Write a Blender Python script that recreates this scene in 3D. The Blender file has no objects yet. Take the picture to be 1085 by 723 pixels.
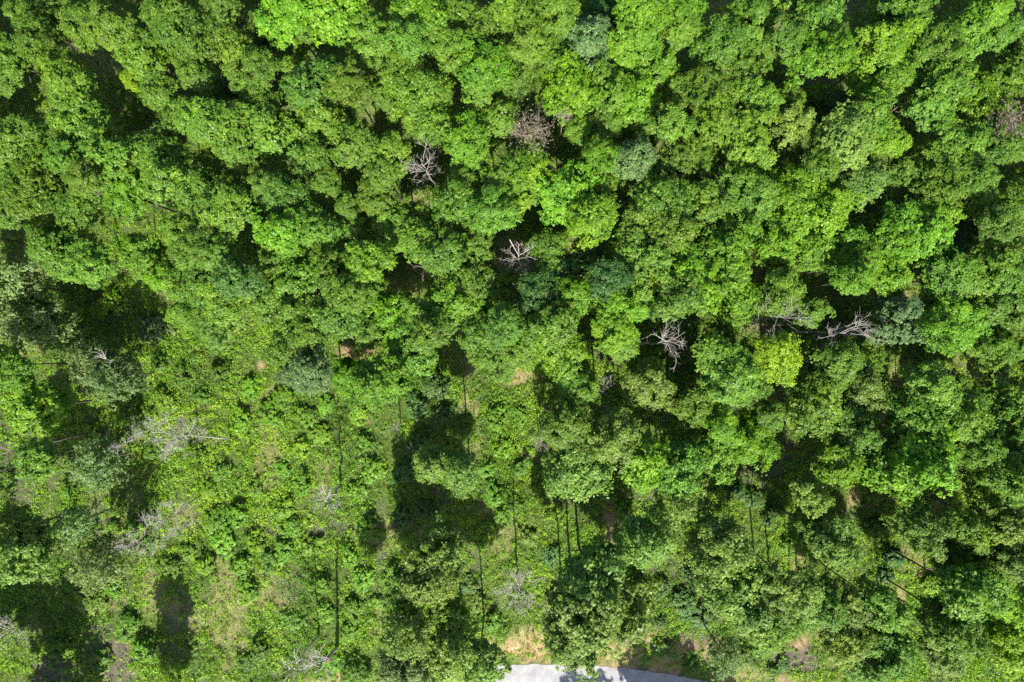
import bpy, math, random
import numpy as np
from mathutils import Vector

# ------------------------------------------------------------------ basics
sc = bpy.context.scene
COL = sc.collection
R = math.radians
rng = np.random.default_rng(11)
random.seed(11)

# a drone hovering level over the wood and looking straight down
H = 90.0
F, CX, CY = 723.3, 542.5, 361.5          # pixels of the 1085 x 723 photograph


def at(px, py, z=0.0):
    k = (H - z) / F
    return ((px - CX) * k, -(py - CY) * k, z)


def ground_px(x, y, z=0.0):
    k = F / (H - z)
    return CX + x * k, CY - y * k


# ------------------------------------------------------------------ noise helpers (numpy value noise)
_perm = np.random.default_rng(5).random((256, 256))


def vnoise(x, y):
    xi, yi = np.floor(x).astype(int), np.floor(y).astype(int)
    fx, fy = x - xi, y - yi
    fx, fy = fx * fx * (3 - 2 * fx), fy * fy * (3 - 2 * fy)
    g = lambda a, b: _perm[a % 256, b % 256]
    return ((g(xi, yi) * (1 - fx) + g(xi + 1, yi) * fx) * (1 - fy)
            + (g(xi, yi + 1) * (1 - fx) + g(xi + 1, yi + 1) * fx) * fy)


def fbm(x, y, o=4):
    s, a, t = 0, 1.0, 0
    for i in range(o):
        s = s + a * vnoise(x * 2 ** i + 17.3 * i, y * 2 ** i + 9.1 * i)
        t += a
        a *= .55
    return s / t


def sstep(a, b, x):
    t = np.clip((x - a) / (b - a), 0, 1)
    return t * t * (3 - 2 * t)


# ------------------------------------------------------------------ terrain
RC = (5.0, -141.6)                        # centre of the bend of the gravel road
RR = 98.0                                 # radius of its northern edge
RW = 6.5


def road_d(x, y):
    return np.hypot(x - RC[0], y - RC[1]) - RR


def terrain_z(x, y):
    x, y = np.asarray(x, float), np.asarray(y, float)
    d = road_d(x, y)
    wob = (fbm(x * .35, y * .35, 3) - .5) * 2.2
    z = -1.56 + 1.56 * sstep(.5, 5.2 + wob, d) + .0 * x
    south = sstep(RW + .6, RW + 7, -d)
    z = z + south * .9
    rough = np.where((d > -RW - .6) & (d < .5), 0, 1) * sstep(.4, 2.5, np.maximum(d, -d - RW))
    far = 1 - sstep(90, 300, np.hypot(x, y))
    z = z + rough * ((fbm(x * .11 + 3, y * .11, 3) - .5) * .7 + (fbm(x * .9, y * .9, 2) - .5) * .22) * far
    return z


# patches of the forest floor: (px, py, rx, ry, kind, strength)
PATCH = [
    (238, 658, 26, 40, 'dry', 1.0), (160, 632, 18, 26, 'dry', .8), (285, 490, 14, 42, 'dry', .8),
    (195, 548, 18, 20, 'dry', .7), (548, 399, 20, 8, 'dry', 1.0), (540, 402, 14, 6, 'clay', .7),
    (495, 440, 12, 26, 'dry', .9), (497, 385, 6, 26, 'dry', .7), (505, 475, 9, 26, 'dry', .6), (905, 522, 9, 22, 'dry', 1.0),
    (843, 598, 9, 18, 'dry', .9), (946, 632, 14, 12, 'dry', .9), (993, 540, 8, 18, 'dry', .7), (970, 590, 14, 26, 'dry', .7),
    (1022, 512, 12, 12, 'dry', .7), (530, 570, 12, 22, 'dry', .6), (218, 428, 8, 12, 'dry', .8), (72, 420, 10, 14, 'dry', .6),
    (135, 395, 6, 10, 'soil', .7), (18, 372, 10, 14, 'clay', .6), (5, 455, 8, 14, 'soil', .7), (305, 610, 16, 12, 'soil', .6),
    (286, 562, 16, 14, 'soil', .7), (301, 640, 7, 6, 'soil', 1.2), (190, 655, 16, 26, 'soil', 1.0), (165, 620, 10, 20, 'soil', .8),
    (120, 700, 30, 24, 'soil', 1.0), (60, 712, 26, 18, 'soil', .9), (92, 620, 12, 30, 'soil', .8), (25, 520, 18, 26, 'soil', .8),
    (60, 500, 12, 26, 'soil', .7), (405, 580, 9, 60, 'soil', .9), (402, 660, 7, 20, 'dry', .7), (470, 520, 8, 36, 'soil', 1.0),
    (375, 372, 24, 9, 'clay', .9), (240, 347, 16, 6, 'clay', .9), (277, 388, 6, 6, 'clay', .8), (385, 446, 10, 5, 'clay', .8),
    (340, 300, 8, 8, 'soil', .6), (480, 345, 16, 8, 'soil', .9), (500, 600, 10, 40, 'soil', .7), (650, 372, 22, 12, 'soil', .8),
    (580, 470, 14, 20, 'soil', .9), (600, 520, 20, 16, 'soil', .7), (648, 560, 10, 40, 'clay', .8), (640, 430, 14, 8, 'soil', .6),
    (825, 480, 18, 26, 'soil', .9), (795, 505, 20, 14, 'soil', .7), (870, 500, 12, 14, 'soil', .8), (945, 410, 14, 10, 'soil', .8),
    (940, 440, 8, 14, 'clay', .6), (900, 310, 20, 12, 'soil', .7), (940, 520, 18, 14, 'dry', .5), (1015, 390, 30, 14, 'dry', .5),
    (855, 600, 9, 10, 'soil', .7), (725, 600, 26, 30, 'soil', .6), (1000, 650, 6, 20, 'dry', .5), (845, 700, 26, 16, 'soil', 1.1),
    (845, 682, 12, 8, 'clay', .9), (1000, 712, 16, 10, 'soil', 1.0), (720, 684, 36, 14, 'soil', 1.3), (725, 688, 24, 8, 'clay', .6), (560, 686, 46, 18, 'dry', 1.3), (556, 690, 40, 10, 'clay', .6),
    (650, 690, 16, 18, 'dry', 1.0), (680, 670, 20, 10, 'clay', .9), (760, 690, 20, 12, 'clay', .8), (468, 712, 30, 10, 'clay', .5),
    (1075, 690, 16, 14, 'clay', .8), (890, 620, 8, 12, 'soil', .4), (130, 640, 10, 40, 'soil', .5),
]


def patch_fields(x, y):
    """dry grass, bare grey soil and reddish clay, 0..1 each, on ground points"""
    out = {'dry': 0, 'soil': 0, 'clay': 0}
    px, py = ground_px(x, y)
    n = (fbm(x * .8 + 40, y * .8, 3) - .5)
    for (cx, cy, rx, ry, k, s) in PATCH:
        q = ((px - cx) / rx) ** 2 + ((py - cy) / ry) ** 2
        out[k] = np.maximum(out[k], s * sstep(1.5, .35, q + n * 1.9) * (.62 if k == 'soil' and cy < 690 else .6 if k == 'dry' and cx < 450 else .85))
    bank = sstep(5.4, 3.0, road_d(x, y)) * sstep(-3, .3, road_d(x, y))
    out['clay'] = np.maximum(out['clay'], bank * .55 * (fbm(x * .5, y * .5 + 7, 3) > .5))
    out['dry'] = np.maximum(out['dry'], .55 * sstep(.62, .76, fbm(x * .16 + 8, y * .16 + 3, 4)))
    out['soil'] = np.maximum(out['soil'], .5 * sstep(.64, .76, fbm(x * .2 + 28, y * .2 + 31, 4)))
    return {k: np.clip(v, 0, 1) for k, v in out.items()}


# ------------------------------------------------------------------ mesh helpers
def quads_mesh(name, V, faces_n, tint=None, mat=None, extra=None):
    """V: (4n,3) corner points of n loose quads"""
    me = bpy.data.meshes.new(name)
    n = faces_n
    me.vertices.add(4 * n)
    me.vertices.foreach_set('co', np.ascontiguousarray(V, dtype=np.float32).ravel())
    me.loops.add(4 * n)
    me.loops.foreach_set('vertex_index', np.arange(4 * n, dtype=np.int32))
    me.polygons.add(n)
    me.polygons.foreach_set('loop_start', np.arange(0, 4 * n, 4, dtype=np.int32))
    if tint is not None:
        a = me.attributes.new('tint', 'FLOAT', 'FACE')
        a.data.foreach_set('value', tint.astype(np.float32))
    if extra is not None:
        for k, v in extra.items():
            a = me.attributes.new(k, 'FLOAT', 'FACE')
            a.data.foreach_set('value', v.astype(np.float32))
    me.update(calc_edges=True)
    if mat:
        me.materials.append(mat)
    return me


def unit(v):
    return v / np.maximum(np.linalg.norm(v, axis=-1, keepdims=True), 1e-6)


def leaves(C, N, L, Wd, g):
    """one diamond leaf per row: centre C, normal N, half length L, half width Wd"""
    n = len(C)
    r = unit(g.normal(size=(n, 3)))
    t = unit(np.cross(N, r))
    b = np.cross(N, t)
    L, Wd = L[:, None], Wd[:, None]
    V = np.empty((n, 4, 3))
    V[:, 0] = C - t * L
    V[:, 1] = C + b * Wd + N * Wd * .25
    V[:, 2] = C + t * L
    V[:, 3] = C - b * Wd + N * Wd * .25
    return V.reshape(-1, 3)


def crown_mesh(name, seed, mat, rz=1.15, nl=30, nc=15, nleaf=15, keep=.88, core=900, leafsz=.058, span=1.72, cs=1, bs=1):
    """a leafy crown of unit radius: boughs > leaf clumps > single leaves"""
    g = np.random.default_rng(seed)
    k = np.arange(nl)
    zz = 1 - span * (k + .5) / nl
    ph = k * 2.39996 + g.uniform(0, 6.28)
    rad = np.sqrt(np.clip(1 - zz ** 2, 0, 1))
    D = np.stack([rad * np.cos(ph), rad * np.sin(ph), zz], 1) + g.normal(size=(nl, 3)) * .13
    D = unit(D)
    az = np.arctan2(D[:, 1], D[:, 0])
    lob = 1 + .17 * np.sin(az * 2 + g.uniform(0, 6)) + .16 * np.sin(az * 3 + g.uniform(0, 6)) + .08 * np.sin(az * 5 + g.uniform(0, 6))
    dist = g.uniform(.42, .80, nl) * lob
    B = D * dist[:, None] * np.array([1, 1, rz])
    B[:, 2] += g.uniform(-.08, .10, nl)
    br = g.uniform(.19, .35, nl) * bs
    kp = g.random(nl) < keep
    B, br, D = B[kp], br[kp], D[kp]
    # clumps on every bough
    m = len(B) * nc
    bi = np.repeat(np.arange(len(B)), nc)
    d = unit(g.normal(size=(m, 3)) + D[bi] * .75 + np.array([0, 0, .55]))
    an = np.stack([g.uniform(.75, 1.35, len(B)), g.uniform(.75, 1.35, len(B)), g.uniform(.5, .95, len(B))], 1)
    Cc = B[bi] + d * (br[bi] * g.uniform(.55, 1.3, m))[:, None] * an[bi]
    cn = unit(d * .8 + D[bi] * .35 + np.array([0, 0, .35]))
    cr = g.uniform(.06, .125, m) * cs
    ctint = np.clip(g.normal(.5, .17, m) + (g.normal(0, .13, len(B)))[bi], 0, 1)
    # leaves on every clump
    q = m * nleaf
    ci = np.repeat(np.arange(m), nleaf)
    o = unit(g.normal(size=(q, 3)) + cn[ci] * 1.2)
    ca = np.stack([g.uniform(.7, 1.5, m), g.uniform(.7, 1.5, m), g.uniform(.4, .9, m)], 1)
    P = Cc[ci] + o * (cr[ci] * np.where(g.random(q) < .16, g.uniform(1.1, 1.75, q), g.uniform(.5, 1.08, q)))[:, None] * ca[ci]
    n_ = unit(o * .42 + cn[ci] * .25 + np.array([0, 0, .62]) + g.normal(size=(q, 3)) * .3)
    L = g.uniform(.6, 1.3, q) * leafsz
    T = np.clip(ctint[ci] + g.normal(0, .12, q), 0, 1)
    # leaves deeper inside the crown
    if core:
        cd = unit(g.normal(size=(core, 3))) * (g.random(core) ** .5 * .62)[:, None] * np.array([1, 1, rz])
        cd[:, 2] -= .05
        P = np.concatenate([P, cd])
        n_ = np.concatenate([n_, unit(g.normal(size=(core, 3)) + np.array([0, 0, .7]))])
        L = np.concatenate([L, g.uniform(.9, 1.5, core) * leafsz * 1.25])
        T = np.concatenate([T, g.uniform(.2, .7, core)])
    V = leaves(P, n_, L, L * g.uniform(.5, .72, len(L)), g)
    return quads_mesh(name, V, len(P), T, mat)


class Tubes:
    """tapering tubes gathered into one mesh"""
    def __init__(self):
        self.v, self.f = [], []

    def tube(self, pts, r0, r1, sides=6, cap=True):
        pts = [Vector(p) for p in pts]
        n = len(pts)
        base = len(self.v)
        ref = Vector((.31, .83, .21)).normalized()
        for i, p in enumerate(pts):
            d = (pts[min(i + 1, n - 1)] - pts[max(i - 1, 0)]).normalized()
            if abs(d.dot(ref)) > .93:
                ref = Vector((.9, -.2, .3)).normalized()
            a = d.cross(ref).normalized()
            b = d.cross(a)
            r = r0 + (r1 - r0) * i / (n - 1)
            for s in range(sides):
                th = 2 * math.pi * s / sides
                self.v.append(p + (a * math.cos(th) + b * math.sin(th)) * r)
        for i in range(n - 1):
            for s in range(sides):
                s2 = (s + 1) % sides
                self.f.append((base + i * sides + s, base + i * sides + s2, base + (i + 1) * sides + s2, base + (i + 1) * sides + s))
        if cap:
            self.f.append(tuple(base + (n - 1) * sides + s for s in range(sides)))
            self.f.append(tuple(base + s for s in reversed(range(sides))))

    def mesh(self, name, mat):
        me = bpy.data.meshes.new(name)
        me.from_pydata([tuple(v) for v in self.v], [], self.f)
        me.materials.append(mat)
        for p in me.polygons:
            p.use_smooth = True
        return me


def link(name, me, parent=None):
    o = bpy.data.objects.new(name, me)
    COL.objects.link(o)
    if parent:
        o.parent = parent
    return o


def tag(o, label=None, cat=None, group=None, kind=None):
    if label: o['label'] = label
    if cat: o['category'] = cat
    if group: o['group'] = group
    if kind: o['kind'] = kind
    return o


# ------------------------------------------------------------------ materials
def new_mat(name):
    m = bpy.data.materials.new(name)
    m.use_nodes = True
    nt = m.node_tree
    nt.nodes.clear()
    out = nt.nodes.new('ShaderNodeOutputMaterial')
    return m, nt, out


def leaf_material(name, by_object=True, ramp=None):
    m, nt, out = new_mat(name)
    N, L = nt.nodes, nt.links
    at_ = N.new('ShaderNodeAttribute'); at_.attribute_name = 'tint'
    if by_object:
        oi = N.new('ShaderNodeObjectInfo')
        mr = N.new('ShaderNodeMapRange')
        mr.inputs['To Min'].default_value, mr.inputs['To Max'].default_value = .62, 1.38
        L.new(at_.outputs['Fac'], mr.inputs['Value'])
        hs = N.new('ShaderNodeHueSaturation')
        hr = N.new('ShaderNodeMapRange')
        hr.inputs['To Min'].default_value, hr.inputs['To Max'].default_value = .515, .485
        L.new(at_.outputs['Fac'], hr.inputs['Value'])
        L.new(hr.outputs[0], hs.inputs['Hue'])
        L.new(mr.outputs[0], hs.inputs['Value'])
        L.new(oi.outputs['Color'], hs.inputs['Color'])
        col = hs.outputs[0]
    else:
        cr = N.new('ShaderNodeValToRGB')
        el = cr.color_ramp.elements
        while len(el) < len(ramp): el.new(.5)
        for e, (p, c) in zip(el, ramp):
            e.position, e.color = p, (*c, 1)
        L.new(at_.outputs['Fac'], cr.inputs[0])
        col = cr.outputs[0]
    pb = N.new('ShaderNodeBsdfPrincipled')
    pb.inputs['Roughness'].default_value = .48
    pb.inputs['Specular IOR Level'].default_value = .3
    L.new(col, pb.inputs['Base Color'])
    tr = N.new('ShaderNodeBsdfTranslucent')
    tm = N.new('ShaderNodeMix'); tm.data_type = 'RGBA'; tm.blend_type = 'MULTIPLY'
    tm.inputs[0].default_value = 1
    tm.inputs[7].default_value = (1.35, 1.5, .5, 1)
    L.new(col, tm.inputs[6])
    L.new(tm.outputs[2], tr.inputs['Color'])
    mx = N.new('ShaderNodeMixShader'); mx.inputs[0].default_value = .37
    L.new(pb.outputs[0], mx.inputs[1]); L.new(tr.outputs[0], mx.inputs[2])
    L.new(mx.outputs[0], out.inputs['Surface'])
    return m


def bark_material(name, c1, c2, scale=6):
    m, nt, out = new_mat(name)
    N, L = nt.nodes, nt.links
    tc = N.new('ShaderNodeTexCoord')
    nz = N.new('ShaderNodeTexNoise'); nz.inputs['Scale'].default_value = scale; nz.inputs['Detail'].default_value = 6
    L.new(tc.outputs['Object'], nz.inputs['Vector'])
    cr = N.new('ShaderNodeValToRGB')
    cr.color_ramp.elements[0].color, cr.color_ramp.elements[1].color = (*c1, 1), (*c2, 1)
    cr.color_ramp.elements[0].position, cr.color_ramp.elements[1].position = .35, .68
    L.new(nz.outputs['Fac'], cr.inputs[0])
    pb = N.new('ShaderNodeBsdfPrincipled'); pb.inputs['Roughness'].default_value = .85
    L.new(cr.outputs[0], pb.inputs['Base Color'])
    L.new(pb.outputs[0], out.inputs['Surface'])
    return m


M_LEAF = leaf_material('foliage')
M_UNDER = leaf_material('undergrowth_leaf', False, [(0, (.07, .155, .016)), (.35, (.128, .26, .014)), (.7, (.185, .34, .012)), (1, (.235, .37, .02))])
M_GRASS = leaf_material('grass_blade', False, [(0, (.075, .15, .02)), (.45, (.15, .20, .04)), (.7, (.30, .28, .11)), (1, (.46, .38, .19))])
M_LITTER = leaf_material('dead_leaf', False, [(0, (.11, .085, .055)), (.5, (.17, .135, .10)), (1, (.20, .21, .12))])
M_BARK = bark_material('bark', (.05, .042, .034), (.125, .105, .085))
M_DEAD_WHITE = bark_material('weathered_wood', (.24, .215, .20), (.42, .39, .37))
M_DEAD_GREY = bark_material('grey_twig_wood', (.15, .13, .12), (.31, .285, .265))
M_DEAD_BROWN = bark_material('brown_dead_wood', (.13, .095, .08), (.28, .235, .205))


def ground_material():
    m, nt, out = new_mat('forest_floor')
    N, L = nt.nodes, nt.links
    geo = N.new('ShaderNodeNewGeometry')

    def noise(scale, det=6, off=0):
        mp = N.new('ShaderNodeMapping'); mp.inputs['Location'].default_value = (off, off * .7, 0)
        L.new(geo.outputs['Position'], mp.inputs['Vector'])
        n = N.new('ShaderNodeTexNoise'); n.inputs['Scale'].default_value = scale; n.inputs['Detail'].default_value = det
        n.inputs['Roughness'].default_value = .62
        L.new(mp.outputs[0], n.inputs['Vector'])
        return n.outputs['Fac']

    def ramp(fac, stops):
        cr = N.new('ShaderNodeValToRGB')
        el = cr.color_ramp.elements
        while len(el) < len(stops): el.new(.5)
        for e, (p, c) in zip(el, stops): e.position, e.color = p, (*c, 1)
        L.new(fac, cr.inputs[0])
        return cr.outputs[0]

    def mix(f, a, b):
        x = N.new('ShaderNodeMix'); x.data_type = 'RGBA'
        L.new(f, x.inputs[0]); L.new(a, x.inputs[6]); L.new(b, x.inputs[7])
        return x.outputs[2]

    def attr(n):
        a = N.new('ShaderNodeAttribute'); a.attribute_name = n
        return a.outputs['Fac']

    green = ramp(noise(2.2), [(.3, (.03, .042, .018)), (.5, (.055, .085, .02)), (.7, (.09, .125, .03))])
    dry = ramp(noise(3.1, 8, 5), [(.3, (.09, .09, .04)), (.5, (.20, .18, .085)), (.7, (.32, .28, .15))])
    soil = ramp(noise(1.7, 8, 9), [(.3, (.055, .044, .04)), (.55, (.105, .085, .077)), (.75, (.18, .145, .125))])
    clay = ramp(noise(1.3, 9, 2), [(.3, (.13, .075, .05)), (.5, (.27, .165, .11)), (.72, (.42, .30, .21))])
    c = mix(attr('soil'), green, soil)
    c = mix(attr('dry'), c, dry)
    c = mix(attr('clay'), c, clay)
    pb = N.new('ShaderNodeBsdfPrincipled'); pb.inputs['Roughness'].default_value = .95
    pb.inputs['Specular IOR Level'].default_value = .1
    L.new(c, pb.inputs['Base Color'])
    bp = N.new('ShaderNodeBump'); bp.inputs['Strength'].default_value = .6; bp.inputs['Distance'].default_value = .12
    L.new(noise(6, 8, 3), bp.inputs['Height']); L.new(bp.outputs[0], pb.inputs['Normal'])
    L.new(pb.outputs[0], out.inputs['Surface'])
    return m


def road_material():
    m, nt, out = new_mat('pale_gravel')
    N, L = nt.nodes, nt.links
    geo = N.new('ShaderNodeNewGeometry')
    n1 = N.new('ShaderNodeTexNoise'); n1.inputs['Scale'].default_value = .9; n1.inputs['Detail'].default_value = 8
    n2 = N.new('ShaderNodeTexVoronoi'); n2.inputs['Scale'].default_value = 14
    for n in (n1, n2): L.new(geo.outputs['Position'], n.inputs['Vector'])
    cr = N.new('ShaderNodeValToRGB')
    cr.color_ramp.elements[0].position, cr.color_ramp.elements[0].color = .3, (.22, .22, .235, 1)
    cr.color_ramp.elements[1].position, cr.color_ramp.elements[1].color = .68, (.32, .32, .335, 1)
    L.new(n1.outputs['Fac'], cr.inputs[0])
    c2 = N.new('ShaderNodeValToRGB')
    c2.color_ramp.elements[0].color, c2.color_ramp.elements[1].color = (.75, .75, .75, 1), (1.1, 1.1, 1.1, 1)
    L.new(n2.outputs['Color'], c2.inputs[0])
    mx = N.new('ShaderNodeMix'); mx.data_type = 'RGBA'; mx.blend_type = 'MULTIPLY'; mx.inputs[0].default_value = 1
    L.new(cr.outputs[0], mx.inputs[6]); L.new(c2.outputs[0], mx.inputs[7])
    pb = N.new('ShaderNodeBsdfPrincipled'); pb.inputs['Roughness'].default_value = .9
    L.new(mx.outputs[2], pb.inputs['Base Color'])
    bp = N.new('ShaderNodeBump'); bp.inputs['Strength'].default_value = .5; bp.inputs['Distance'].default_value = .05
    L.new(n2.outputs['Distance'], bp.inputs['Height']); L.new(bp.outputs[0], pb.inputs['Normal'])
    L.new(pb.outputs[0], out.inputs['Surface'])
    return m


# ------------------------------------------------------------------ ground and road
def axis(lo, hi, step, far):
    a = np.arange(lo, hi + .01, step)
    e = np.array([10, 30, 80, 200, 500, 1200, far])
    return np.concatenate([lo - e[::-1], a, hi + e])


gx, gy = axis(-88, 88, .6, 3000), axis(-66, 66, .6, 3000)
X, Y = np.meshgrid(gx, gy)
Z = terrain_z(X, Y)
nx, ny = len(gx), len(gy)
idx = np.arange(nx * ny).reshape(ny, nx)
faces = np.stack([idx[:-1, :-1], idx[:-1, 1:], idx[1:, 1:], idx[1:, :-1]], -1).reshape(-1, 4)
me = bpy.data.meshes.new('ground')
me.vertices.add(nx * ny)
me.vertices.foreach_set('co', np.stack([X, Y, Z], -1).astype(np.float32).ravel())
me.loops.add(faces.size); me.loops.foreach_set('vertex_index', faces.astype(np.int32).ravel())
me.polygons.add(len(faces)); me.polygons.foreach_set('loop_start', np.arange(0, faces.size, 4, dtype=np.int32))
me.polygons.foreach_set('use_smooth', np.ones(len(faces), dtype=bool))
for k, v in patch_fields(X.ravel(), Y.ravel()).items():
    a = me.attributes.new(k, 'FLOAT', 'POINT')
    a.data.foreach_set('value', (np.zeros(nx * ny) + v).astype(np.float32))
me.update(calc_edges=True)
me.materials.append(ground_material())
tag(link('ground', me), 'forest floor of green cover, dry grass and bare soil', 'ground', kind='structure')

rv, rf = [], []
ns = 420
for i in range(ns + 1):
    th = R(90 + 36 - 72 * i / ns)
    for j in range(5):
        d = [.25, -.2, -RW / 2, -RW + .3, -RW - .1][j]
        if j == 0: d += .3 * (float(fbm(np.array(i * .5), np.array(3.3), 4)) - .5) * 2
        if j == 4: d += .4 * (float(fbm(np.array(i * .22), np.array(8.3), 4)) - .5) * 2
        z = -1.52 + (.05 if j == 2 else 0) + (-.025 if j in (0, 4) else 0)
        rv.append((RC[0] + (RR + d) * math.cos(th), RC[1] + (RR + d) * math.sin(th), z))
for i in range(ns):
    for j in range(4):
        a = i * 5 + j
        rf.append((a, a + 1, a + 6, a + 5))
me = bpy.data.meshes.new('road'); me.from_pydata(rv, [], rf); me.materials.append(road_material())
ro = tag(link('road', me), 'pale gravel road bending past the foot of the bank', 'road', kind='structure')

# ------------------------------------------------------------------ what stands where (pixels of the photograph)
# living trees: x y radius tone [flag]   tones: m mid, b bright, l lime, p pale, g grey-green, d dark
# flags: o = low understorey tree, s = thin airy crown
TREES = """
205 264 22 m;237 274 21 m;176 294 20 b;226 350 18 m;200 330 17 m h;28 16 20 m;42 46 25 m;11 62 20 m;6 88 13 m;90 28 22 m;121 30 26 m;150 56 26 m;186 28 28 m;207 50 21 m;62 10 18 m
74 85 24 m;92 126 30 m;170 98 19 m;150 119 14 m o;206 80 16 m;238 100 18 d o;256 60 28 m;260 87 17 m;246 26 16 g o;236 6 16 m
18 152 29 m;70 166 25 m;44 178 23 m;20 186 22 m;120 166 24 m;160 158 24 m;190 122 18 m;217 130 24 m;246 137 27 m;255 166 19 g;196 176 18 m
304 16 28 b;362 12 33 b;326 32 13 m;142 86 13 l h;157 79 9 l h;319 51 8 l h;166 265 10 l h;284 40 18 d o;396 40 22 m;430 45 24 m;384 62 18 m;330 94 28 m;370 90 25 m;340 126 27 m
375 154 26 m;440 100 29 m;456 131 24 m;410 102 16 m;448 20 28 b;486 20 27 m;478 52 24 m;515 70 28 b;505 97 15 b;525 28 26 m
542 8 20 m;495 152 25 b;530 125 19 b;410 160 22 m;330 166 19 m;290 145 32 m;306 68 11 m o;275 72 20 m;276 112 18 m;425 78 20 m
556 20 22 m;590 12 25 m;560 48 20 m;622 45 27 g;585 60 18 m;680 15 29 b;715 14 26 b;720 34 16 b;665 50 22 b;690 71 28 b
601 95 31 b;549 84 20 m;645 102 27 m;717 97 18 m;673 106 21 b;765 42 27 m;797 15 27 m;808 50 18 m;790 76 18 m;640 12 18 d o
642 135 18 m;615 139 14 b;680 130 16 m;745 93 20 m;768 99 24 m;760 128 26 m;712 130 20 m;637 165 19 b;672 172 21 g;720 166 22 m
742 173 17 m;794 150 29 m;806 102 19 m;557 172 20 b;862 15 34 m;835 38 20 m;855 58 25 b;884 55 21 b;938 48 26 b;925 76 26 b
951 80 19 b;953 12 27 m;970 50 19 m;994 52 24 m;1018 38 27 m;1046 12 20 b;1063 33 19 m;1083 42 18 m;1003 85 27 m;985 111 23 m
1038 107 27 b;1063 84 24 m;1082 68 18 m;840 130 23 p;838 101 13 b;863 97 9 b o;880 115 22 d o;920 122 22 m;893 150 29 p;940 146 21 b
1013 155 27 m;988 166 23 m;1058 150 23 m;1080 155 18 m;865 178 20 m;37 200 27 m;85 215 26 m;135 205 25 b;92 190 20 m;172 190 21 m
215 205 29 m;243 222 25 m;188 245 18 b;8 225 16 m;62 266 30 m;95 281 21 m;145 266 21 b;150 280 15 b;216 300 27 m;242 320 27 m
250 296 23 d;190 300 14 m;20 303 29 p s;22 336 29 p s;52 346 27 p s;300 208 23 m;280 194 19 m;345 195 16 m;296 246 25 b;336 242 21 m
368 220 12 m;376 242 17 m;396 211 19 m;390 275 24 b;425 240 28 m;450 258 23 m;471 269 23 m;485 215 26 m;490 190 16 m;405 184 19 m
525 225 25 m;531 193 18 b;505 262 17 m;497 298 24 m;477 322 27 b;315 295 28 m;287 275 17 m;352 286 23 m;370 310 23 m;320 330 25 m
360 333 26 m;415 332 23 b;398 312 15 m;446 336 21 m;390 349 21 m;455 354 19 m;325 354 23 m;510 352 19 m;286 318 18 m;554 193 24 b
602 208 31 b;626 232 27 b;632 196 18 b;682 192 27 m;702 212 27 m;680 226 19 m;748 212 22 m;782 200 27 m;803 206 22 m;780 246 27 b
582 262 18 m h;682 270 29 m;712 245 23 m;645 296 21 d;690 296 23 m;762 270 30 b;776 290 22 b;727 290 23 b;747 306 21 b;717 315 24 m
570 312 23 d;612 312 21 b;585 345 25 m;652 330 21 b;677 318 21 b;650 352 21 b;787 320 25 b;838 206 29 b;863 229 30 b;838 241 26 b
883 215 22 b;908 196 25 p;895 262 27 b;860 263 25 b;913 276 20 b;822 262 20 b;955 187 17 m;993 200 24 m;1028 188 22 m;1031 209 22 m
1068 215 23 m;1058 238 19 m;969 245 30 b;951 256 23 b;993 230 22 b;938 290 23 b;905 296 19 b;1020 247 24 d o;1003 288 28 m;1045 288 26 m
1064 296 22 m;1079 272 20 m;953 338 25 g;1008 338 28 b;1053 320 25 m;1076 332 21 m;993 352 22 b;828 310 21 m;862 330 15 b;8 388 21 b
37 433 28 l;38 487 19 m;5 508 14 g;105 389 26 p s;124 399 22 p s;103 490 24 p s;310 369 24 m;326 395 23 g;434 373 26 m;396 407 26 b
412 400 22 b;370 400 19 b o;462 490 19 p;488 501 19 p;490 450 13 m o;516 374 18 m;534 384 17 m;552 370 21 m;590 370 25 l;610 410 19 m
687 410 29 p;660 366 16 b;600 452 25 m;650 466 27 p;612 493 28 p;735 430 21 m;757 378 21 m;775 399 27 m;800 408 19 m;747 480 23 m
792 468 29 b;767 454 19 b;717 495 22 m;682 488 20 b;722 521 24 p;823 378 23 l;863 398 28 m;890 384 20 m;925 388 17 b;863 428 27 m
913 415 25 p;818 440 14 m;900 455 25 m;888 492 21 b;938 495 28 b;969 487 29 b;983 409 25 m;969 442 25 m;988 462 23 b;1018 448 25 m
1018 428 17 m;1050 448 26 m;1073 436 23 m;1033 473 20 m;1066 475 26 m;1050 510 26 m;1077 506 23 m;1050 368 20 m;1075 366 18 m;858 526 15 p
15 566 25 p;28 592 21 p;80 555 20 m s;112 595 25 p s;466 584 23 p;453 611 26 p;421 610 17 p;478 652 18 m;434 672 22 p;426 634 18 p
481 692 25 p;430 706 21 g;508 702 21 m;378 712 17 m;682 572 25 m;625 614 31 p;662 637 31 p;617 650 30 p;607 684 24 p;760 580 26 p
776 617 25 m;793 643 25 m;767 693 17 g s;883 574 25 m;860 565 18 m;973 560 24 p;850 630 23 m
868 641 23 m;898 643 23 m;825 625 23 m;820 666 21 m;933 642 21 m;938 690 26 m;895 682 23 m;913 703 22 p;1000 652 23 p;1012 674 24 m
998 692 20 m;1066 652 30 l h;1075 684 26 l h;1056 630 20 l h;1025 627 25 m;1038 604 25 m;540 318 18 m h;604 288 19 d h;530 298 16 m h;624 272 18 d h;582 284 17 m h;520 318 18 b h;536 345 20 m;560 360 18 b;1052 578 25 m;1079 596 19 m;1030 562 20 m;1008 590 18 m;1070 560 20 m;458 716 17 g
"""

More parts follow.
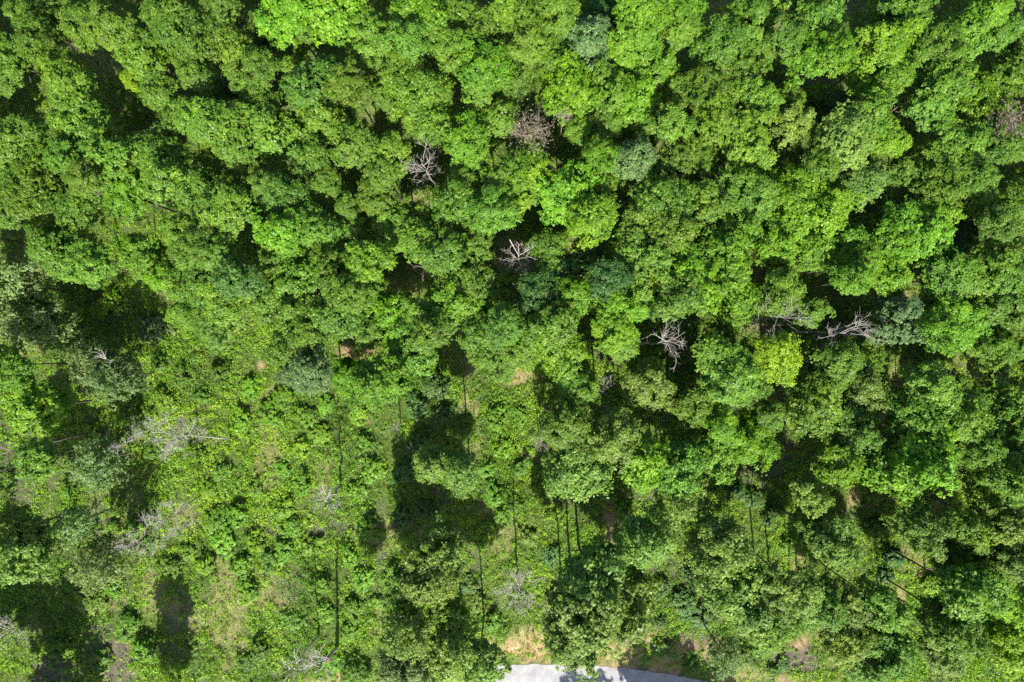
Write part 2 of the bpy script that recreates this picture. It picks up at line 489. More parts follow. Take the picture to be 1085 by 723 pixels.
# shrubs and saplings of the undergrowth: x y radius tone
SHRUBS = """
218 67 5 l;113 322 17 l;160 350 20 g;103 330 12 b;92 462 16 l;117 505 14 l
72 520 12 b;60 690 18 b;95 640 18 m;135 662 17 b;150 690 18 b;105 700 14 m;118 620 14 b;178 600 13 m;200 585 12 m;218 600 16 b
235 575 15 b;255 600 14 b;225 555 14 b;250 545 16 b;270 575 14 b;285 595 12 m;262 625 14 b;300 585 14 b;310 560 13 b;330 580 14 b
300 540 14 b;320 515 14 b;270 520 13 m;285 440 15 b;255 445 14 b;262 410 14 b;232 395 14 m;300 420 14 b;322 440 13 b;340 460 13 l
318 475 13 l;300 500 10 b;345 430 12 b;380 440 12 l;385 470 13 b;395 500 13 b;378 520 12 b;390 560 13 b;370 590 13 b;385 615 13 b
340 620 13 b;345 650 12 b;375 645 13 b;310 660 12 m;275 690 13 m;260 705 13 m;200 690 12 m;215 420 11 m;190 400 13 m;170 385 12 m
175 425 14 m;150 440 13 m;130 470 12 l;160 480 11 m;205 480 12 b;220 520 11 b;235 500 10 m;140 560 12 b;120 560 10 m;155 575 11 b
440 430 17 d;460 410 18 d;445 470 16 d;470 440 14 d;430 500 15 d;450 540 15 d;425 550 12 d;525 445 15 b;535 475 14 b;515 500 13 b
525 525 15 b;530 550 13 b;550 440 11 b;552 495 12 m;545 535 11 m;560 570 11 m;640 520 14 b;660 540 13 b;700 550 13 b;670 505 12 b
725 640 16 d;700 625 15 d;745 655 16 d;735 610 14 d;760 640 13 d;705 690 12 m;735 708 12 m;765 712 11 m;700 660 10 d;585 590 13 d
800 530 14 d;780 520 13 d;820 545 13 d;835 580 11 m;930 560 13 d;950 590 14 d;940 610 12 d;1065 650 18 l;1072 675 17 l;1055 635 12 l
1068 700 12 m;985 620 12 l;975 640 9 b;865 345 14 d;880 335 13 d;840 355 13 b;745 350 12 m;735 375 11 m;1020 410 13 m;1060 400 12 m
830 705 10 d;820 712 9 m;790 700 13 p;810 690 11 b;520 660 13 b;505 640 13 m;495 620 11 d;370 670 11 b;355 705 12 b;400 640 9 l
"""


def parse(s):
    out = []
    for it in s.replace('\n', ';').split(';'):
        w = it.split()
        if w:
            out.append((float(w[0]), float(w[1]), float(w[2]), w[3], w[4] if len(w) > 4 else ''))
    return out


TREES, SHRUBS = parse(TREES), parse(SHRUBS)
TREES = [(x, y, r, 'p' if (y > 545 and t == 'm' and (x * 7 + y * 3) % 10 < 6) else t, f) for (x, y, r, t, f) in TREES]  # many lower trees turned pale: the glare on their leaves put into the colour

TONE = {                                    # leaf colours by tone; pale stands in for leaf glare on many lower trees
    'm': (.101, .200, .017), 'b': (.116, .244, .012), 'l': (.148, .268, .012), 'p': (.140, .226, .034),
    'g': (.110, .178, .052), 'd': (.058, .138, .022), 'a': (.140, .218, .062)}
TWORD = {'m': 'mid-green', 'b': 'bright-green', 'l': 'lime-green', 'p': 'pale-green', 'g': 'grey-green', 'd': 'dark-green'}

small = sorted((t for t in TREES if t[4] == '' and t[2] < 20), key=lambda t: t[2])[:max(0, len(TREES) - 305)]
INFILL = [t for t in small if (t[0], t[1]) != (858, 526)]
TREES = [t for t in TREES if t not in INFILL]

# landmarks that anyone can find in the picture
MARKS = {
    'the pinkish-brown dying crown': (563, 138), 'the grey twiggy snag': (447, 173), 'the forked white snag': (553, 285),
    'the fan-shaped white snag': (715, 358), 'the wide bare snag': (830, 333), 'the swept-back bare snag': (902, 352),
    'the long leaning white trunk': (200, 459), 'the silvery leaning twigs': (180, 547), 'the star-shaped white snag': (350, 526),
    'the orange-broken snag': (336, 692), 'the edge-cut pinkish twigs': (8, 480), 'the starry grey snag': (10, 668),
    'the roadside bare crown': (548, 632), 'the small twig ball': (641, 408), 'the cross-shaped brown snag': (309, 108),
    'the brown stump in shade': (952, 114), 'the grey half-dead crown': (1072, 128), 'the white broken branch': (112, 381),
    'the corner fallen branches': (1072, 703), 'the gravel road': (620, 714), 'the yellow-lime sapling': (148, 85),
    'the lime sprig': (319, 51), 'the dark smoky crown': (622, 45), 'the lone round tree': (37, 433),
    'the round pale crown': (687, 410), 'the small flat crown': (858, 526), 'the smooth grey-green crown': (953, 338),
    'the lime edge thicket': (1068, 660), "the photo's upper-left corner": (0, 0), "the photo's upper-right corner": (1085, 0),
    'the black upper-left gap': (30, 108), 'the bare soil patch': (845, 704), 'the straw-coloured patch': (238, 658),
}
OWN = {
    (622, 45): 'dark smoky grey-green tree with feathery crown among brighter trees near the top',
    (37, 433): 'lone round bright-green tree standing apart over the shaded left edge',
    (687, 410): 'round pale-green domed tree standing clear beside the small ball of grey twigs',
    (858, 526): 'small flat pale crown alone over the dark shadow below the big bright trees',
    (953, 338): 'smooth grey-green round tree touching the tips of the swept-back bare snag',
}
OWN.update({
    (142, 86): 'yellow-lime sapling glowing in the dark gap among the upper-left trees',
    (157, 79): 'smaller yellow-lime sapling touching the glowing sapling in the upper-left gap',
    (319, 51): 'tiny lime sprig of a tree alone in dark shade near the top',
    (1075, 684): 'lowest of the vivid lime young trees in the thicket by the right edge',
    (1056, 630): 'smallest and topmost lime young tree in the thicket by the right edge',
})
OWN[(1066, 652)] = 'broadest of the vivid lime young trees in the thicket by the right edge'
OWN_SHRUB = {
    (1065, 650): 'upper clump of the vivid lime thicket by the right edge',
    (1072, 675): 'lower clump of the vivid lime thicket by the right edge',
}
ORD = ['first', 'second', 'third', 'fourth', 'fifth', 'sixth', 'seventh', 'eighth', 'ninth', 'tenth', 'eleventh', 'twelfth']
DIRS = ['right of', 'up-right of', 'above', 'up-left of', 'left of', 'down-left of', 'below', 'down-right of']


def place_labels(items, noun, adj):
    """items: (x, y); each gets the phrase that counts it off from its nearest landmark"""
    rows = {}
    for i, (x, y) in enumerate(items):
        cand = sorted(MARKS.items(), key=lambda kv: math.hypot(x - kv[1][0], y - kv[1][1]))
        nm, (lx, ly) = next(c for c in cand if math.hypot(x - c[1][0], y - c[1][1]) > 3)
        a = math.degrees(math.atan2(ly - y, x - lx)) % 360
        rows.setdefault((nm, int((a + 22.5) // 45) % 8), []).append((math.hypot(x - lx, y - ly), i))
    out = [None] * len(items)
    for (nm, d), lst in rows.items():
        lst.sort()
        for k, (_, i) in enumerate(lst):
            out[i] = f'{adj[i]} {noun}, {ORD[k]} {noun} {DIRS[d]} {nm}'
    return out


# ------------------------------------------------------------------ living trees
CROWNS = [crown_mesh('crown', 100 + i, M_LEAF, rz=.85 + .5 * random.random(), nl=random.randint(36, 58), nc=18, nleaf=16,
                     keep=random.uniform(.76, .93), leafsz=random.uniform(.038, .050), cs=random.uniform(.85, 1.15),
                     bs=random.uniform(.72, .98)) for i in range(20)]
AIRY = [crown_mesh('crown', 300 + i, M_LEAF, rz=1.3, nl=44, nc=13, nleaf=11, keep=.95, core=200, leafsz=.042) for i in range(4)]
BUSHES = [crown_mesh('foliage', 400 + i, M_LEAF, rz=.8, nl=15, nc=11, nleaf=11, keep=.9, core=150, leafsz=.085, span=1.4) for i in range(8)]


def trunk_mesh(seed):
    """trunk and forks, in units of crown radius across and height of the crown's centre up"""
    g = random.Random(seed)
    t = Tubes()
    w = [(g.uniform(-.05, .05), g.uniform(-.05, .05)) for _ in range(6)]
    t.tube([(w[i][0] * i / 5, w[i][1] * i / 5, -.03 + 1.03 * i / 5) for i in range(6)], .05, .022, 7)
    for k in range(7):
        z0 = g.uniform(.72, .98)
        a = k * 2.4 + g.uniform(-.4, .4)
        r = g.uniform(.45, .95)
        dz = g.uniform(.03, .16)
        t.tube([(0, 0, z0), (r * .45 * math.cos(a), r * .45 * math.sin(a), z0 + dz * .6),
                (r * math.cos(a + .2), r * math.sin(a + .2), z0 + dz)], .026, .008, 5)
    return t.mesh('trunk', M_BARK)


TRUNKS = [trunk_mesh(s) for s in range(6)]
g = random.Random(77)


def tint(tone, g):
    c = TONE[tone]
    v = g.uniform(.80, 1.15)
    h = g.uniform(-.13, .11)
    return (c[0] * v * (1 + h), c[1] * v, c[2] * v * (1 - h), 1)


adj = []
for (x, y, r, tone, fl) in TREES:
    size = 'small' if r < 17 else ('broad' if r > 26 else 'mid-sized')
    adj.append(('low ' if fl == 'o' else 'airy ' if fl == 's' else '') + size + ' ' + TWORD[tone])
labels = place_labels([(t[0], t[1]) for t in TREES], 'tree', adj)


def put_tree(x, y, r, tone, fl, label, base=None):
    h = g.uniform(7, 10) if fl == 'o' else g.uniform(11, 13.5) if fl in ('s', 'h') else g.uniform(14.5, 18.5)
    if r < 15 and fl != 'o': h -= 2.5
    if y > 470 and fl == '': h += 1.2
    zc = h - r * .11
    Rm = r * (H - zc) / F * (1.15 if fl == 's' else 1.02 if (x < 300 and y < 200) else 1.08 if y < 330 else 1.14 if y < 470 else 1.2 if x > 800 else 1.32 if r > 19 else 1.2)
    deep = 1.10 if (y > 590 and fl == '') else 1.28 if (y > 470 and fl == '') else 1.35 if fl == 's' else 1.0   # crowns stretched: low in the frame for more shade, airy ones to cover trunks
    zc = h - Rm * 1.05 * (1 + (deep - 1) * .7)
    p = at(x, y, zc)
    gz = float(terrain_z(p[0], p[1]))
    e = bpy.data.objects.new('tree', None)
    e.empty_display_size = .3
    COL.objects.link(e)
    e.location = (p[0], p[1], gz)
    e.rotation_euler = (0, 0, g.uniform(0, 6.28))
    tag(e, label, 'tree', 'trees of the wood')
    src = AIRY if fl == 's' else CROWNS
    c = link('crown', g.choice(src), e)
    c.location = (0, 0, zc - gz)
    c.scale = (Rm * g.uniform(.93, 1.07), Rm * g.uniform(.93, 1.07), Rm * g.uniform(.9, 1.15) * deep)
    c.rotation_euler = (g.uniform(-.12, .12), g.uniform(-.12, .12), 0)
    c.color = tint('a' if fl == 's' and tone in 'pg' else tone, g)
    t = link('trunk', g.choice(TRUNKS), e)
    t.scale = (Rm * .9, Rm * .9, zc - gz)
    return e


for (t, lb) in zip(TREES, labels):
    put_tree(*t, OWN.get((int(t[0]), int(t[1])), lb))

# the smallest crowns wedged between the others: past three hundred trees they are one mass
fv, ft = [], []
for (x, y, r, tone, fl) in INFILL:
    mm = g.choice(CROWNS)
    v = np.empty(len(mm.vertices) * 3, dtype=np.float32); mm.vertices.foreach_get('co', v)
    tv = np.empty(len(mm.polygons), dtype=np.float32); mm.attributes['tint'].data.foreach_get('value', tv)
    h = g.uniform(12.5, 15.5)
    Rm = r * (H - h + 2) / F * 1.15
    p = at(x, y, h - Rm)
    a = g.uniform(0, 6.28)
    v = v.reshape(-1, 3)
    fv.append(np.stack([v[:, 0] * math.cos(a) - v[:, 1] * math.sin(a), v[:, 0] * math.sin(a) + v[:, 1] * math.cos(a), v[:, 2]], 1) * Rm + np.array(p))
    ft.append(np.clip(tv * .7 + {'b': .3, 'l': .35, 'p': .25}.get(tone, .1), 0, 1))
ft = np.concatenate(ft)
M_INFILL = leaf_material('infill_foliage', False, [(0, (.06, .125, .018)), (.5, (.105, .20, .020)), (1, (.15, .28, .022))])
tag(link('infill_foliage', quads_mesh('infill_foliage', np.concatenate(fv), len(ft), ft, M_INFILL)),
    'small green crowns filling in between the larger trees of the wood', 'trees', kind='stuff')

# ------------------------------------------------------------------ shrubs


def stem_mesh(seed):
    g = random.Random(seed)
    t = Tubes()
    for k in range(6):
        a = k * 1.05 + g.uniform(-.3, .3)
        r = g.uniform(.25, .55)
        t.tube([(0.03 * math.cos(a), .03 * math.sin(a), -.75), (r * .5 * math.cos(a), r * .5 * math.sin(a), -.2),
                (r * math.cos(a), r * math.sin(a), .3)], .03, .01, 5)
    return t.mesh('stems', M_BARK)


STEMS = [stem_mesh(s) for s in range(3)]
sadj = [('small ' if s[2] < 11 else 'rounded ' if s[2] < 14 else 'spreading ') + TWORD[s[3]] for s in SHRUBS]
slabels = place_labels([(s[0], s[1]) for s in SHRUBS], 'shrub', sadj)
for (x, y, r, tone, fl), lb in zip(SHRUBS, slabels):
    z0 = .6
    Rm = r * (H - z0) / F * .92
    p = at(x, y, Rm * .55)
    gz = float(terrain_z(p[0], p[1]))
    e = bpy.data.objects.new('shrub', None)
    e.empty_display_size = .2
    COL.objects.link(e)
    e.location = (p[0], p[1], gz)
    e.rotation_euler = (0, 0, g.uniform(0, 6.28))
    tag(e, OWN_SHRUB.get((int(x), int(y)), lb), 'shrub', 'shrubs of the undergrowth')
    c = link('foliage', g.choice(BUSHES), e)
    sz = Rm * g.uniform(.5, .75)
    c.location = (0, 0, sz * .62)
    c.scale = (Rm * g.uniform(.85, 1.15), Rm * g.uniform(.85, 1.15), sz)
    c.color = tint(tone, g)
    s = link('stems', g.choice(STEMS), e)
    s.location = (0, 0, Rm * .66)
    s.scale = (Rm, Rm, Rm)

# ------------------------------------------------------------------ dead trees


def grow(t, p, d, L, r, lvl, g, spread, up):
    """a crooked branch with its own twigs"""
    pts = [p.copy()]
    n = 4 if lvl > 1 else 3
    q, dd = p.copy(), d.copy()
    for i in range(n):
        dd = (dd + Vector((g.gauss(0, 1), g.gauss(0, 1), g.gauss(0, 1))) * .17 + Vector((0, 0, up * .10))).normalized()
        q = q + dd * (L / n)
        pts.append(q.copy())
    t.tube(pts, r, r * .38, 5 if lvl > 1 else 4, cap=lvl > 1)
    if lvl <= 0:
        return
    k = {3: 5, 2: 5, 1: 4}[lvl]
    for i in range(k):
        f = g.uniform(.25, 1.0)
        j = min(int(f * n), n - 1)
        b = pts[j].lerp(pts[j + 1], f * n - j)
        dv = (pts[j + 1] - pts[j]).normalized()
        s = Vector((g.gauss(0, 1), g.gauss(0, 1), g.gauss(0, .7)))
        s = (s - dv * s.dot(dv)).normalized()
        nd = (dv * .75 + s * spread).normalized()
        grow(t, b, nd, L * g.uniform(.38, .6), max(r * .5, .012), lvl - 1, g, spread, up)


def dead_tree(name, crown, h, rad, mat, label, base=None, limbs=6, lo=.6, thick=.13, lvl=2, spread=.75, up=1.0, seed=1, dirs=None, litter=0, flat=.5, tmat=None, twig=1.0, hi=1.0, splinter=False):
    g = random.Random(seed)
    top = Vector(at(crown[0], crown[1], h))
    b = Vector(at(*base)) if base else Vector((top.x + g.uniform(-.4, .4), top.y + g.uniform(-.4, .4), 0))
    b.z = float(terrain_z(b.x, b.y)) - .05
    e = bpy.data.objects.new(name, None)
    COL.objects.link(e)
    e.location = b
    tag(e, label, 'dead tree', 'dead trees')
    v = top - b
    t = Tubes()
    pts = []
    for i in range(8):
        f = i / 7
        w = math.sin(f * 3.1) * .25
        pts.append(v * f + Vector((w * g.uniform(-1, 1), w * g.uniform(-1, 1), 0)))
    t.tube(pts, thick, thick * .35, 7)
    link('trunk', t.mesh('trunk', tmat or mat), e)
    ax = v.normalized()
    for k in range(limbs):
        f = lo + (hi - lo) * (k + .3) / limbs
        j = min(int(f * 7), 6)
        p = pts[j].lerp(pts[j + 1], f * 7 - j)
        a = dirs[k % len(dirs)] if dirs else k * 2.4 + g.uniform(-.5, .5)
        a = R(a) if dirs else a
        d = (Vector((math.cos(a), math.sin(a), flat * g.uniform(.4, 1.3))) + ax * .25).normalized()
        tb = Tubes()
        grow(tb, p, d, rad * g.uniform(.75, 1.1), thick * .42 * twig, lvl, g, spread, up)
        link('limb', tb.mesh('limb', mat), e)
    if splinter:                              # torn, still orange heartwood where a limb broke off
        tb = Tubes()
        for k in range(5):
            q0 = pts[3] + Vector((g.uniform(-.2, .2), g.uniform(-.2, .2), .1))
            tb.tube([q0, q0 + Vector((g.uniform(-.5, .1), g.uniform(-.3, .3), g.uniform(.5, 1.1)))], .15, .03, 5)
        link('splintered_wood', tb.mesh('splintered_wood', M_TORN), e)['label'] = 'orange freshly torn wood of a broken limb'
    if litter:
        gg = np.random.default_rng(seed)
        c = np.array(v) + gg.normal(size=(litter, 3)) * np.array([rad * .42, rad * .42, rad * .3]) - np.array([0, 0, .2])
        nn = unit(gg.normal(size=(litter, 3)) + np.array([0, 0, .5]))
        L_ = gg.uniform(.07, .15, litter)
        me = quads_mesh('withered_leaves', leaves(c, nn, L_, L_ * .6, gg), litter, gg.random(litter), M_LITTER)
        link('withered_leaves', me, e)
    return e


M_TORN = bark_material('torn_heartwood', (.36, .15, .05), (.52, .27, .10))
W_, G_, B_ = M_DEAD_WHITE, M_DEAD_GREY, M_DEAD_BROWN
dead_tree('dead_tree', (563, 137), 17.5, 2.7, B_, 'pinkish-brown dying crown of fine twigs and withered leaves in the upper canopy', limbs=11, lo=.7, lvl=2, seed=1, litter=800)
dead_tree('dead_tree', (447, 174), 17, 2.3, G_, 'grey twiggy snag rising between bright crowns above a black gap', limbs=10, lo=.7, lvl=2, seed=2)
dead_tree('dead_tree', (540, 254), 17, 2.2, W_, 'forked white snag with one long limb curving over the central dark gap', base=(563, 303), limbs=10, lo=.52, hi=.72, lvl=2, seed=3, thick=.11,
          dirs=[30, 200, 60, 330, 150, 280, 20, 240, 100, 0], flat=.35, twig=1.0)
dead_tree('dead_tree', (707, 362), 15, 2.9, W_, 'fan-shaped white snag over the deep shadow between green crowns', limbs=8, lo=.72, lvl=2, seed=4, dirs=[10, 40, -20, 60, -45, 20, 0, 160], flat=.7, twig=.72)
dead_tree('dead_tree', (826, 335), 16.5, 3.3, G_, 'wide bare snag of grey branches lying over a bright-green crown', limbs=9, lo=.72, lvl=2, seed=5, dirs=[15, 200, 40, -40, 170, 5, -15, 60, 230], flat=.4, twig=.72)
dead_tree('dead_tree', (896, 353), 16, 3.3, W_, 'swept-back bare snag with parallel branches pointing at the smooth grey-green crown', limbs=8, lo=.68, lvl=2, seed=6, dirs=[20, 5, 170, 35, -10, 190, 15, 45], flat=.5, twig=.72)
dead_tree('dead_tree', (160, 458), 17, 3.0, W_, 'long leaning white trunk with pale twigs laid across the clearing', base=(245, 465), limbs=13, lo=.42, lvl=3, seed=7, thick=.10, spread=.8, twig=.5)
dead_tree('dead_tree', (146, 573), 16, 2.6, W_, 'silvery leaning twigs and crooked trunk beside the dry grass patch', base=(213, 525), limbs=13, lo=.3, lvl=3, seed=8, thick=.10, twig=.5)
dead_tree('dead_tree', (344, 531), 9.5, 2.3, W_, 'star-shaped white snag above bright undergrowth with a thin straight shadow', base=(362, 516), limbs=9, lo=.7, lvl=2, seed=9, thick=.17, twig=.6)
dead_tree('dead_tree', (334, 712), 13, 3.2, W_, 'orange-broken white snag with long limbs at the lower edge of the clearing', base=(357, 686), limbs=9, lo=.4, lvl=2, seed=10, thick=.24, twig=.45,
          dirs=[150, 165, 120, 40, 200, 90, 140, 20, 300], splinter=True)
dead_tree('dead_tree', (304, 718), 14, 2.6, W_, 'white dead tree cut by the lower edge beside the orange-broken snag', base=(338, 672), limbs=8, lo=.6, lvl=1, thick=.14, seed=11, dirs=[170, 140, 60, 200, 20, 110, 300, 240])
dead_tree('dead_tree', (8, 480), 15, 2.3, B_, 'edge-cut pinkish twigs of a dead tree below the lone round tree', limbs=11, lo=.7, lvl=2, seed=12)
dead_tree('dead_tree', (9, 668), 15, 2.7, W_, 'starry grey snag half inside the frame over dark shadow', base=(42, 658), twig=.8, limbs=10, lo=.75, lvl=2, seed=13, flat=.25, tmat=M_BARK, thick=.10)
dead_tree('dead_tree', (551, 634), 13, 2.9, W_, 'roadside bare crown of grey branches above the dry bank', limbs=10, lo=.55, lvl=3, seed=14, twig=.7)
dead_tree('dead_tree', (641, 409), 13, 1.2, G_, 'small twig ball of grey branches beside the round pale crown', limbs=9, lo=.85, lvl=2, seed=15, thick=.09)
dead_tree('dead_tree', (309, 106), 14, 1.5, B_, 'cross-shaped brown snag broken off in a narrow dark gap', limbs=4, lo=.8, lvl=1, seed=16, dirs=[20, 200, 110, 290], flat=.1, thick=.12)
dead_tree('dead_tree', (598, 121), 16, 1.0, B_, 'little brown twig tuft next to the pinkish-brown dying crown', limbs=8, lo=.85, lvl=2, seed=17, thick=.08)
dead_tree('dead_tree', (415, 457), 8, 1.9, G_, 'dull grey sapling skeleton at the edge of the big central shadow', limbs=8, lo=.35, lvl=1, seed=18, thick=.09, flat=1.2)
dead_tree('dead_tree', (574, 472), 14, 1.1, W_, 'pale twig tips sticking out of a grey-green crown over bare soil', limbs=6, lo=.8, lvl=1, seed=19, thick=.07)
dead_tree('dead_tree', (953, 112), 11, 1.7, B_, 'brown stump in shade with one pale stick in the right canopy gap', limbs=5, lo=.6, lvl=1, seed=20, dirs=[40, 250, 100, 300, 60], thick=.14)
dead_tree('dead_tree', (1073, 128), 16, 2.4, B_, 'grey half-dead crown cut by the right edge among bright crowns', limbs=10, lo=.75, lvl=2, seed=21, litter=500)
dead_tree('dead_tree', (112, 381), 15, 1.5, W_, 'white broken branch poking out of an airy crown left of the clearing', base=(135, 389), limbs=5, lo=.9, lvl=1, seed=22, dirs=[140, 320, 120, 100, 160], thick=.10, tmat=M_BARK)
dead_tree('dead_tree', (1074, 702), 9, 2.8, W_, 'corner fallen branches, white and bare, by the lower right edge', limbs=8, lo=.4, lvl=1, seed=23, dirs=[120, 300, 140, 20, 200, 160, 60, 330], thick=.1)
dead_tree('dead_tree', (1009, 607), 5.5, 1.0, B_, 'short brown leaning pole over the grassy strip in the lower right', base=(979, 602), limbs=2, lo=.9, lvl=0, seed=24, thick=.11)
dead_tree('dead_tree', (447, 283), 13, 1.4, G_, 'grey twigs buried in a dark hole between crowns left of the forked white snag', limbs=6, lo=.8, lvl=1, seed=25, thick=.08)

# ------------------------------------------------------------------ undergrowth, grass and litter that nobody could count
ug = np.random.default_rng(21)


def scatter(n, x0=-74, x1=74, y0=-52, y1=50):
    return ug.uniform(x0, x1, n), ug.uniform(y0, y1, n)


x, y = scatter(44000)
pf = patch_fields(x, y)
bare = np.maximum(np.maximum(pf['soil'], pf['clay']), pf['dry'] * .85)
dn = fbm(x * .33 + 61, y * .33, 3)
keep = (ug.random(len(x)) > bare * .8) & (road_d(x, y) > .9) & (ug.random(len(x)) < sstep(.3, .6, dn) * 1.1 + .25)
ppx, ppy = ground_px(x, y)
open_ = np.maximum(sstep(330, 400, ppy), sstep(420, 300, ppx) * sstep(260, 330, ppy))   # plants thinned under the closed canopy to darken its gaps
keep &= ug.random(len(x)) < .35 + .65 * open_
x, y, dn = x[keep], y[keep], dn[keep]
n = len(x)
zb = terrain_z(x, y)
cr_ = ug.uniform(.2, .7, n) * (.35 + 1.2 * dn)
nl_ = 20
ci = np.repeat(np.arange(n), nl_)
o = unit(ug.normal(size=(n * nl_, 3)) * np.array([1, 1, .7]) + np.array([0, 0, .7]))
P = np.stack([x, y, zb + cr_ * .35], 1)[ci] + o * (cr_[ci] * ug.uniform(.4, 1.15, n * nl_))[:, None] * np.array([1, 1, .95])
nn = unit(o * .5 + np.array([0, 0, .6]) + ug.normal(size=(n * nl_, 3)) * .35)
Ls = ug.uniform(.06, .15, n * nl_)
ct = np.clip(fbm(x * .22 + 5, y * .22 + 50, 3) * 1.5 - .25 + ug.normal(0, .16, n), 0, 1)
tt = np.clip(ct[ci] + ug.normal(0, .1, n * nl_), 0, 1)
# single small herb leaves between the bigger plants
hx, hy = scatter(420000)
hp = patch_fields(hx, hy)
hk = (ug.random(len(hx)) > np.maximum(np.maximum(hp['soil'], hp['clay']), hp['dry']) * .85) & (road_d(hx, hy) > .7)
hx, hy = hx[hk], hy[hk]
hm = len(hx)
P = np.concatenate([P, np.stack([hx, hy, terrain_z(hx, hy) + ug.uniform(.03, .42, hm) * fbm(hx * .8, hy * .8 + 4, 3)], 1)])
nn = np.concatenate([nn, unit(np.array([0, 0, .8]) + ug.normal(size=(hm, 3)) * .4)])
Ls = np.concatenate([Ls, ug.uniform(.05, .12, hm)])
tt = np.concatenate([tt, np.clip(fbm(hx * .22 + 5, hy * .22 + 50, 3) * 1.4 - .2 + ug.normal(0, .2, hm), 0, 1)])
me = quads_mesh('undergrowth', leaves(P, nn, Ls, Ls * .62, ug), len(P), tt, M_UNDER)
tag(link('undergrowth', me), 'low leafy green ground cover between the trees and over the clearing', 'undergrowth', kind='stuff')

x, y = scatter(36000)
pf = patch_fields(x, y)
grassy = np.maximum(pf['dry'], .30 * (1 - pf['soil']) * (1 - pf['clay']))
keep = (ug.random(len(x)) < grassy) & (road_d(x, y) > .5)
x, y = x[keep], y[keep]
dry = pf['dry'][keep]
n = len(x)
nb = 9
ci = np.repeat(np.arange(n), nb)
m = n * nb
bx, by = x[ci] + ug.normal(0, .12, m), y[ci] + ug.normal(0, .12, m)
bz = terrain_z(bx, by)
hgt = ug.uniform(.3, .75, m)
a = ug.uniform(0, 6.28, m)
lean = ug.uniform(.15, .8, m) * hgt
dx, dy = np.cos(a), np.sin(a)
w = ug.uniform(.014, .034, m)
V = np.empty((m, 4, 3))
V[:, 0] = np.stack([bx - dy * w, by + dx * w, bz - .02], 1)
V[:, 1] = np.stack([bx + dy * w, by - dx * w, bz - .02], 1)
V[:, 2] = np.stack([bx + dx * lean + dy * w * .4, by + dy * lean - dx * w * .4, bz + hgt], 1)
V[:, 3] = np.stack([bx + dx * lean - dy * w * .4, by + dy * lean + dx * w * .4, bz + hgt], 1)
me = quads_mesh('grass', V.reshape(-1, 3), m, np.clip(.22 + dry[ci] * .62 + ug.normal(0, .14, m), 0, 1), M_GRASS)
tag(link('grass', me), 'tall thin grass, straw-coloured in the dry patches', 'grass', kind='stuff')

# the wood goes on beyond the picture on every side
woods_V, woods_T = [], []
src = [None] * 3
for i in range(3):
    mm = crown_mesh('surrounding_crown', 700 + i, M_LEAF, nl=28, nc=11, nleaf=9, core=500, leafsz=.085)
    v = np.empty(len(mm.vertices) * 3, dtype=np.float32); mm.vertices.foreach_get('co', v)
    tv = np.empty(len(mm.polygons), dtype=np.float32); mm.attributes['tint'].data.foreach_get('value', tv)
    src[i] = (v.reshape(-1, 3), tv)
    bpy.data.meshes.remove(mm)
outer = [(131, 812, 23), (134, 784, 20), (137, 848, 22), (138, 890, 22), (133, 930, 20), (8, 792, 21), (14, 900, 22), (-30, 925, 22), (0, 868, 24), (2, 825, 22), (-45, 806, 26), (-75, 760, 26), (-60, 700, 24), (40, 850, 20), (-20, 840, 22),
         (630, 912, 23), (656, 916, 22), (716, 905, 26), (744, 900, 26), (775, 905, 26), (810, 910, 24), (590, 945, 18), (705, 842, 26), (735, 846, 28), (768, 840, 26), (750, 872, 26), (800, 846, 22)]
gg = random.Random(4)
for k in range(9): outer.append((-48 + gg.uniform(-10, 6), -10 + 42 * k, gg.uniform(24, 29)))
for k in [k for k in range(18) if k not in (14, 15, 16, 17)]: outer.append((1132 + gg.uniform(-6, 10), -10 + 44 * k, gg.uniform(24, 29)))
for k in range(150):
    u = gg.random()
    px, py = gg.uniform(-190, 1275), gg.uniform(-150, 900)
    if -42 < px < 1127 and -42 < py < 790: continue
    if -100 < px < 420 and py > 690: continue
    if 440 < px < 820 and py > 740: continue
    outer.append((px, py, gg.uniform(20, 30)))
tt_ = Tubes()
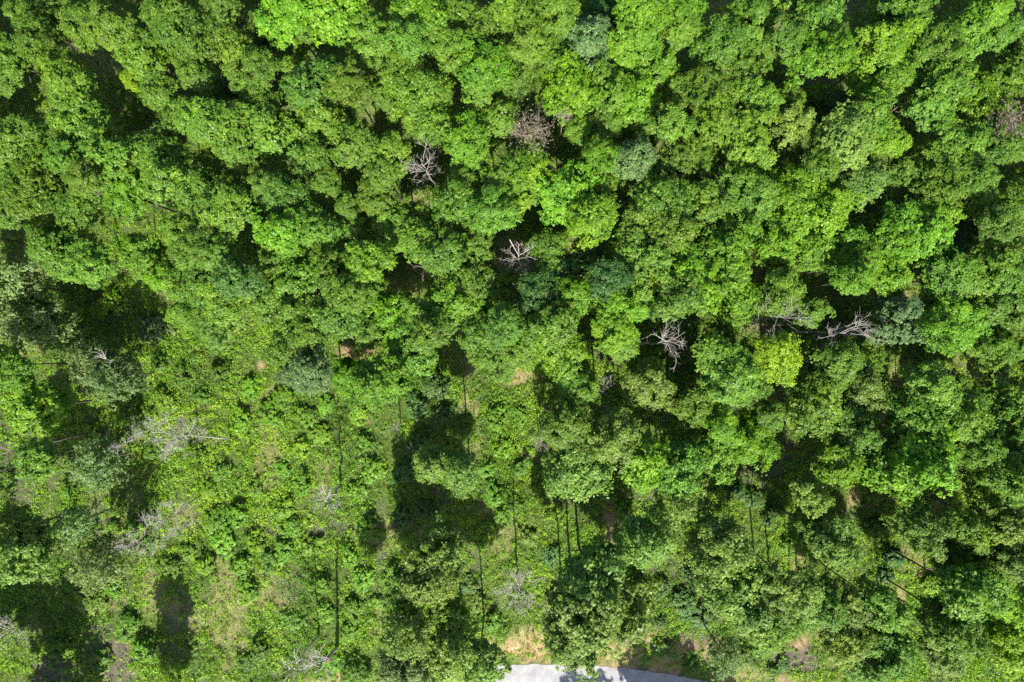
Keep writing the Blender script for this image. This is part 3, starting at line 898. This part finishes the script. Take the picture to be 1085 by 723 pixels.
for (px, py, r) in outer:
    h = gg.uniform(14.5, 18)
    Rm = r * (H - 13) / F * 1.15
    p = at(px, py, h - Rm * 1.4)
    if -RW - 2.5 < float(road_d(p[0], p[1])) < 2.0: continue
    v, tv = src[gg.randrange(3)]
    a = gg.uniform(0, 6.28)
    ca, sa = math.cos(a), math.sin(a)
    q = np.stack([v[:, 0] * ca - v[:, 1] * sa, v[:, 0] * sa + v[:, 1] * ca, v[:, 2] * 1.45], 1) * Rm + np.array(p)
    woods_V.append(q); woods_T.append(tv)
    gz = float(terrain_z(p[0], p[1]))
    tt_.tube([(p[0], p[1], gz - .1), (p[0] + .1, p[1], (h + gz) / 2), (p[0], p[1], h - Rm * .6)], .12, .06, 6)
WV, WT = np.concatenate(woods_V), np.concatenate(woods_T)
M_WOODS = leaf_material('surrounding_foliage', False, [(0, (.045, .095, .018)), (.5, (.075, .15, .026)), (1, (.11, .205, .034))])
me = quads_mesh('surrounding_woods', WV, len(WT), WT, M_WOODS)
wo = tag(link('surrounding_woods', me), 'continuing wood of green crowns outside the pictured clearing', 'woods', kind='stuff')
link('trunks', tt_.mesh('trunks', M_BARK), wo)['kind'] = 'stuff'

# ------------------------------------------------------------------ light
EL, AZ = 47.0, 4.0                        # the sun stands behind the lower edge of the picture
sun = bpy.data.lights.new('sun', 'SUN')
sun.energy = 4.6
sun.angle = R(.5)
sun.color = (1.0, .95, .82)
so = bpy.data.objects.new('sun', sun); COL.objects.link(so)
so.rotation_euler = (R(90 - EL), 0, R(AZ))
so.location = (0, -60, 80)

w = bpy.data.worlds.new('World'); sc.world = w
w.use_nodes = True
nt = w.node_tree
bg = nt.nodes['Background']
sky = nt.nodes.new('ShaderNodeTexSky')
sky.sky_type = 'NISHITA'
sky.sun_disc = False
sky.sun_elevation = R(EL)
sky.sun_rotation = R(180 - AZ)
sky.dust_density = 1.6
sky.ozone_density = .6
nt.links.new(sky.outputs[0], bg.inputs['Color'])
bg.inputs['Strength'].default_value = .085

# ------------------------------------------------------------------ camera
cam = bpy.data.cameras.new('camera')
cam.sensor_width, cam.lens = 36, 24
cam.clip_start, cam.clip_end = 1, 8000
co = bpy.data.objects.new('camera', cam); COL.objects.link(co)
co.location = (0, 0, H)
co.rotation_euler = (0, 0, 0)
sc.camera = co

vs = sc.view_settings
vs.view_transform = 'Standard'
vs.look = 'None'
vs.exposure = 1.45
vs.gamma = 1
vs.use_curve_mapping = False
sc.cycles.max_bounces = 6
sc.cycles.diffuse_bounces = 3
sc.cycles.glossy_bounces = 2
sc.cycles.transmission_bounces = 3
sc.cycles.use_denoising = False
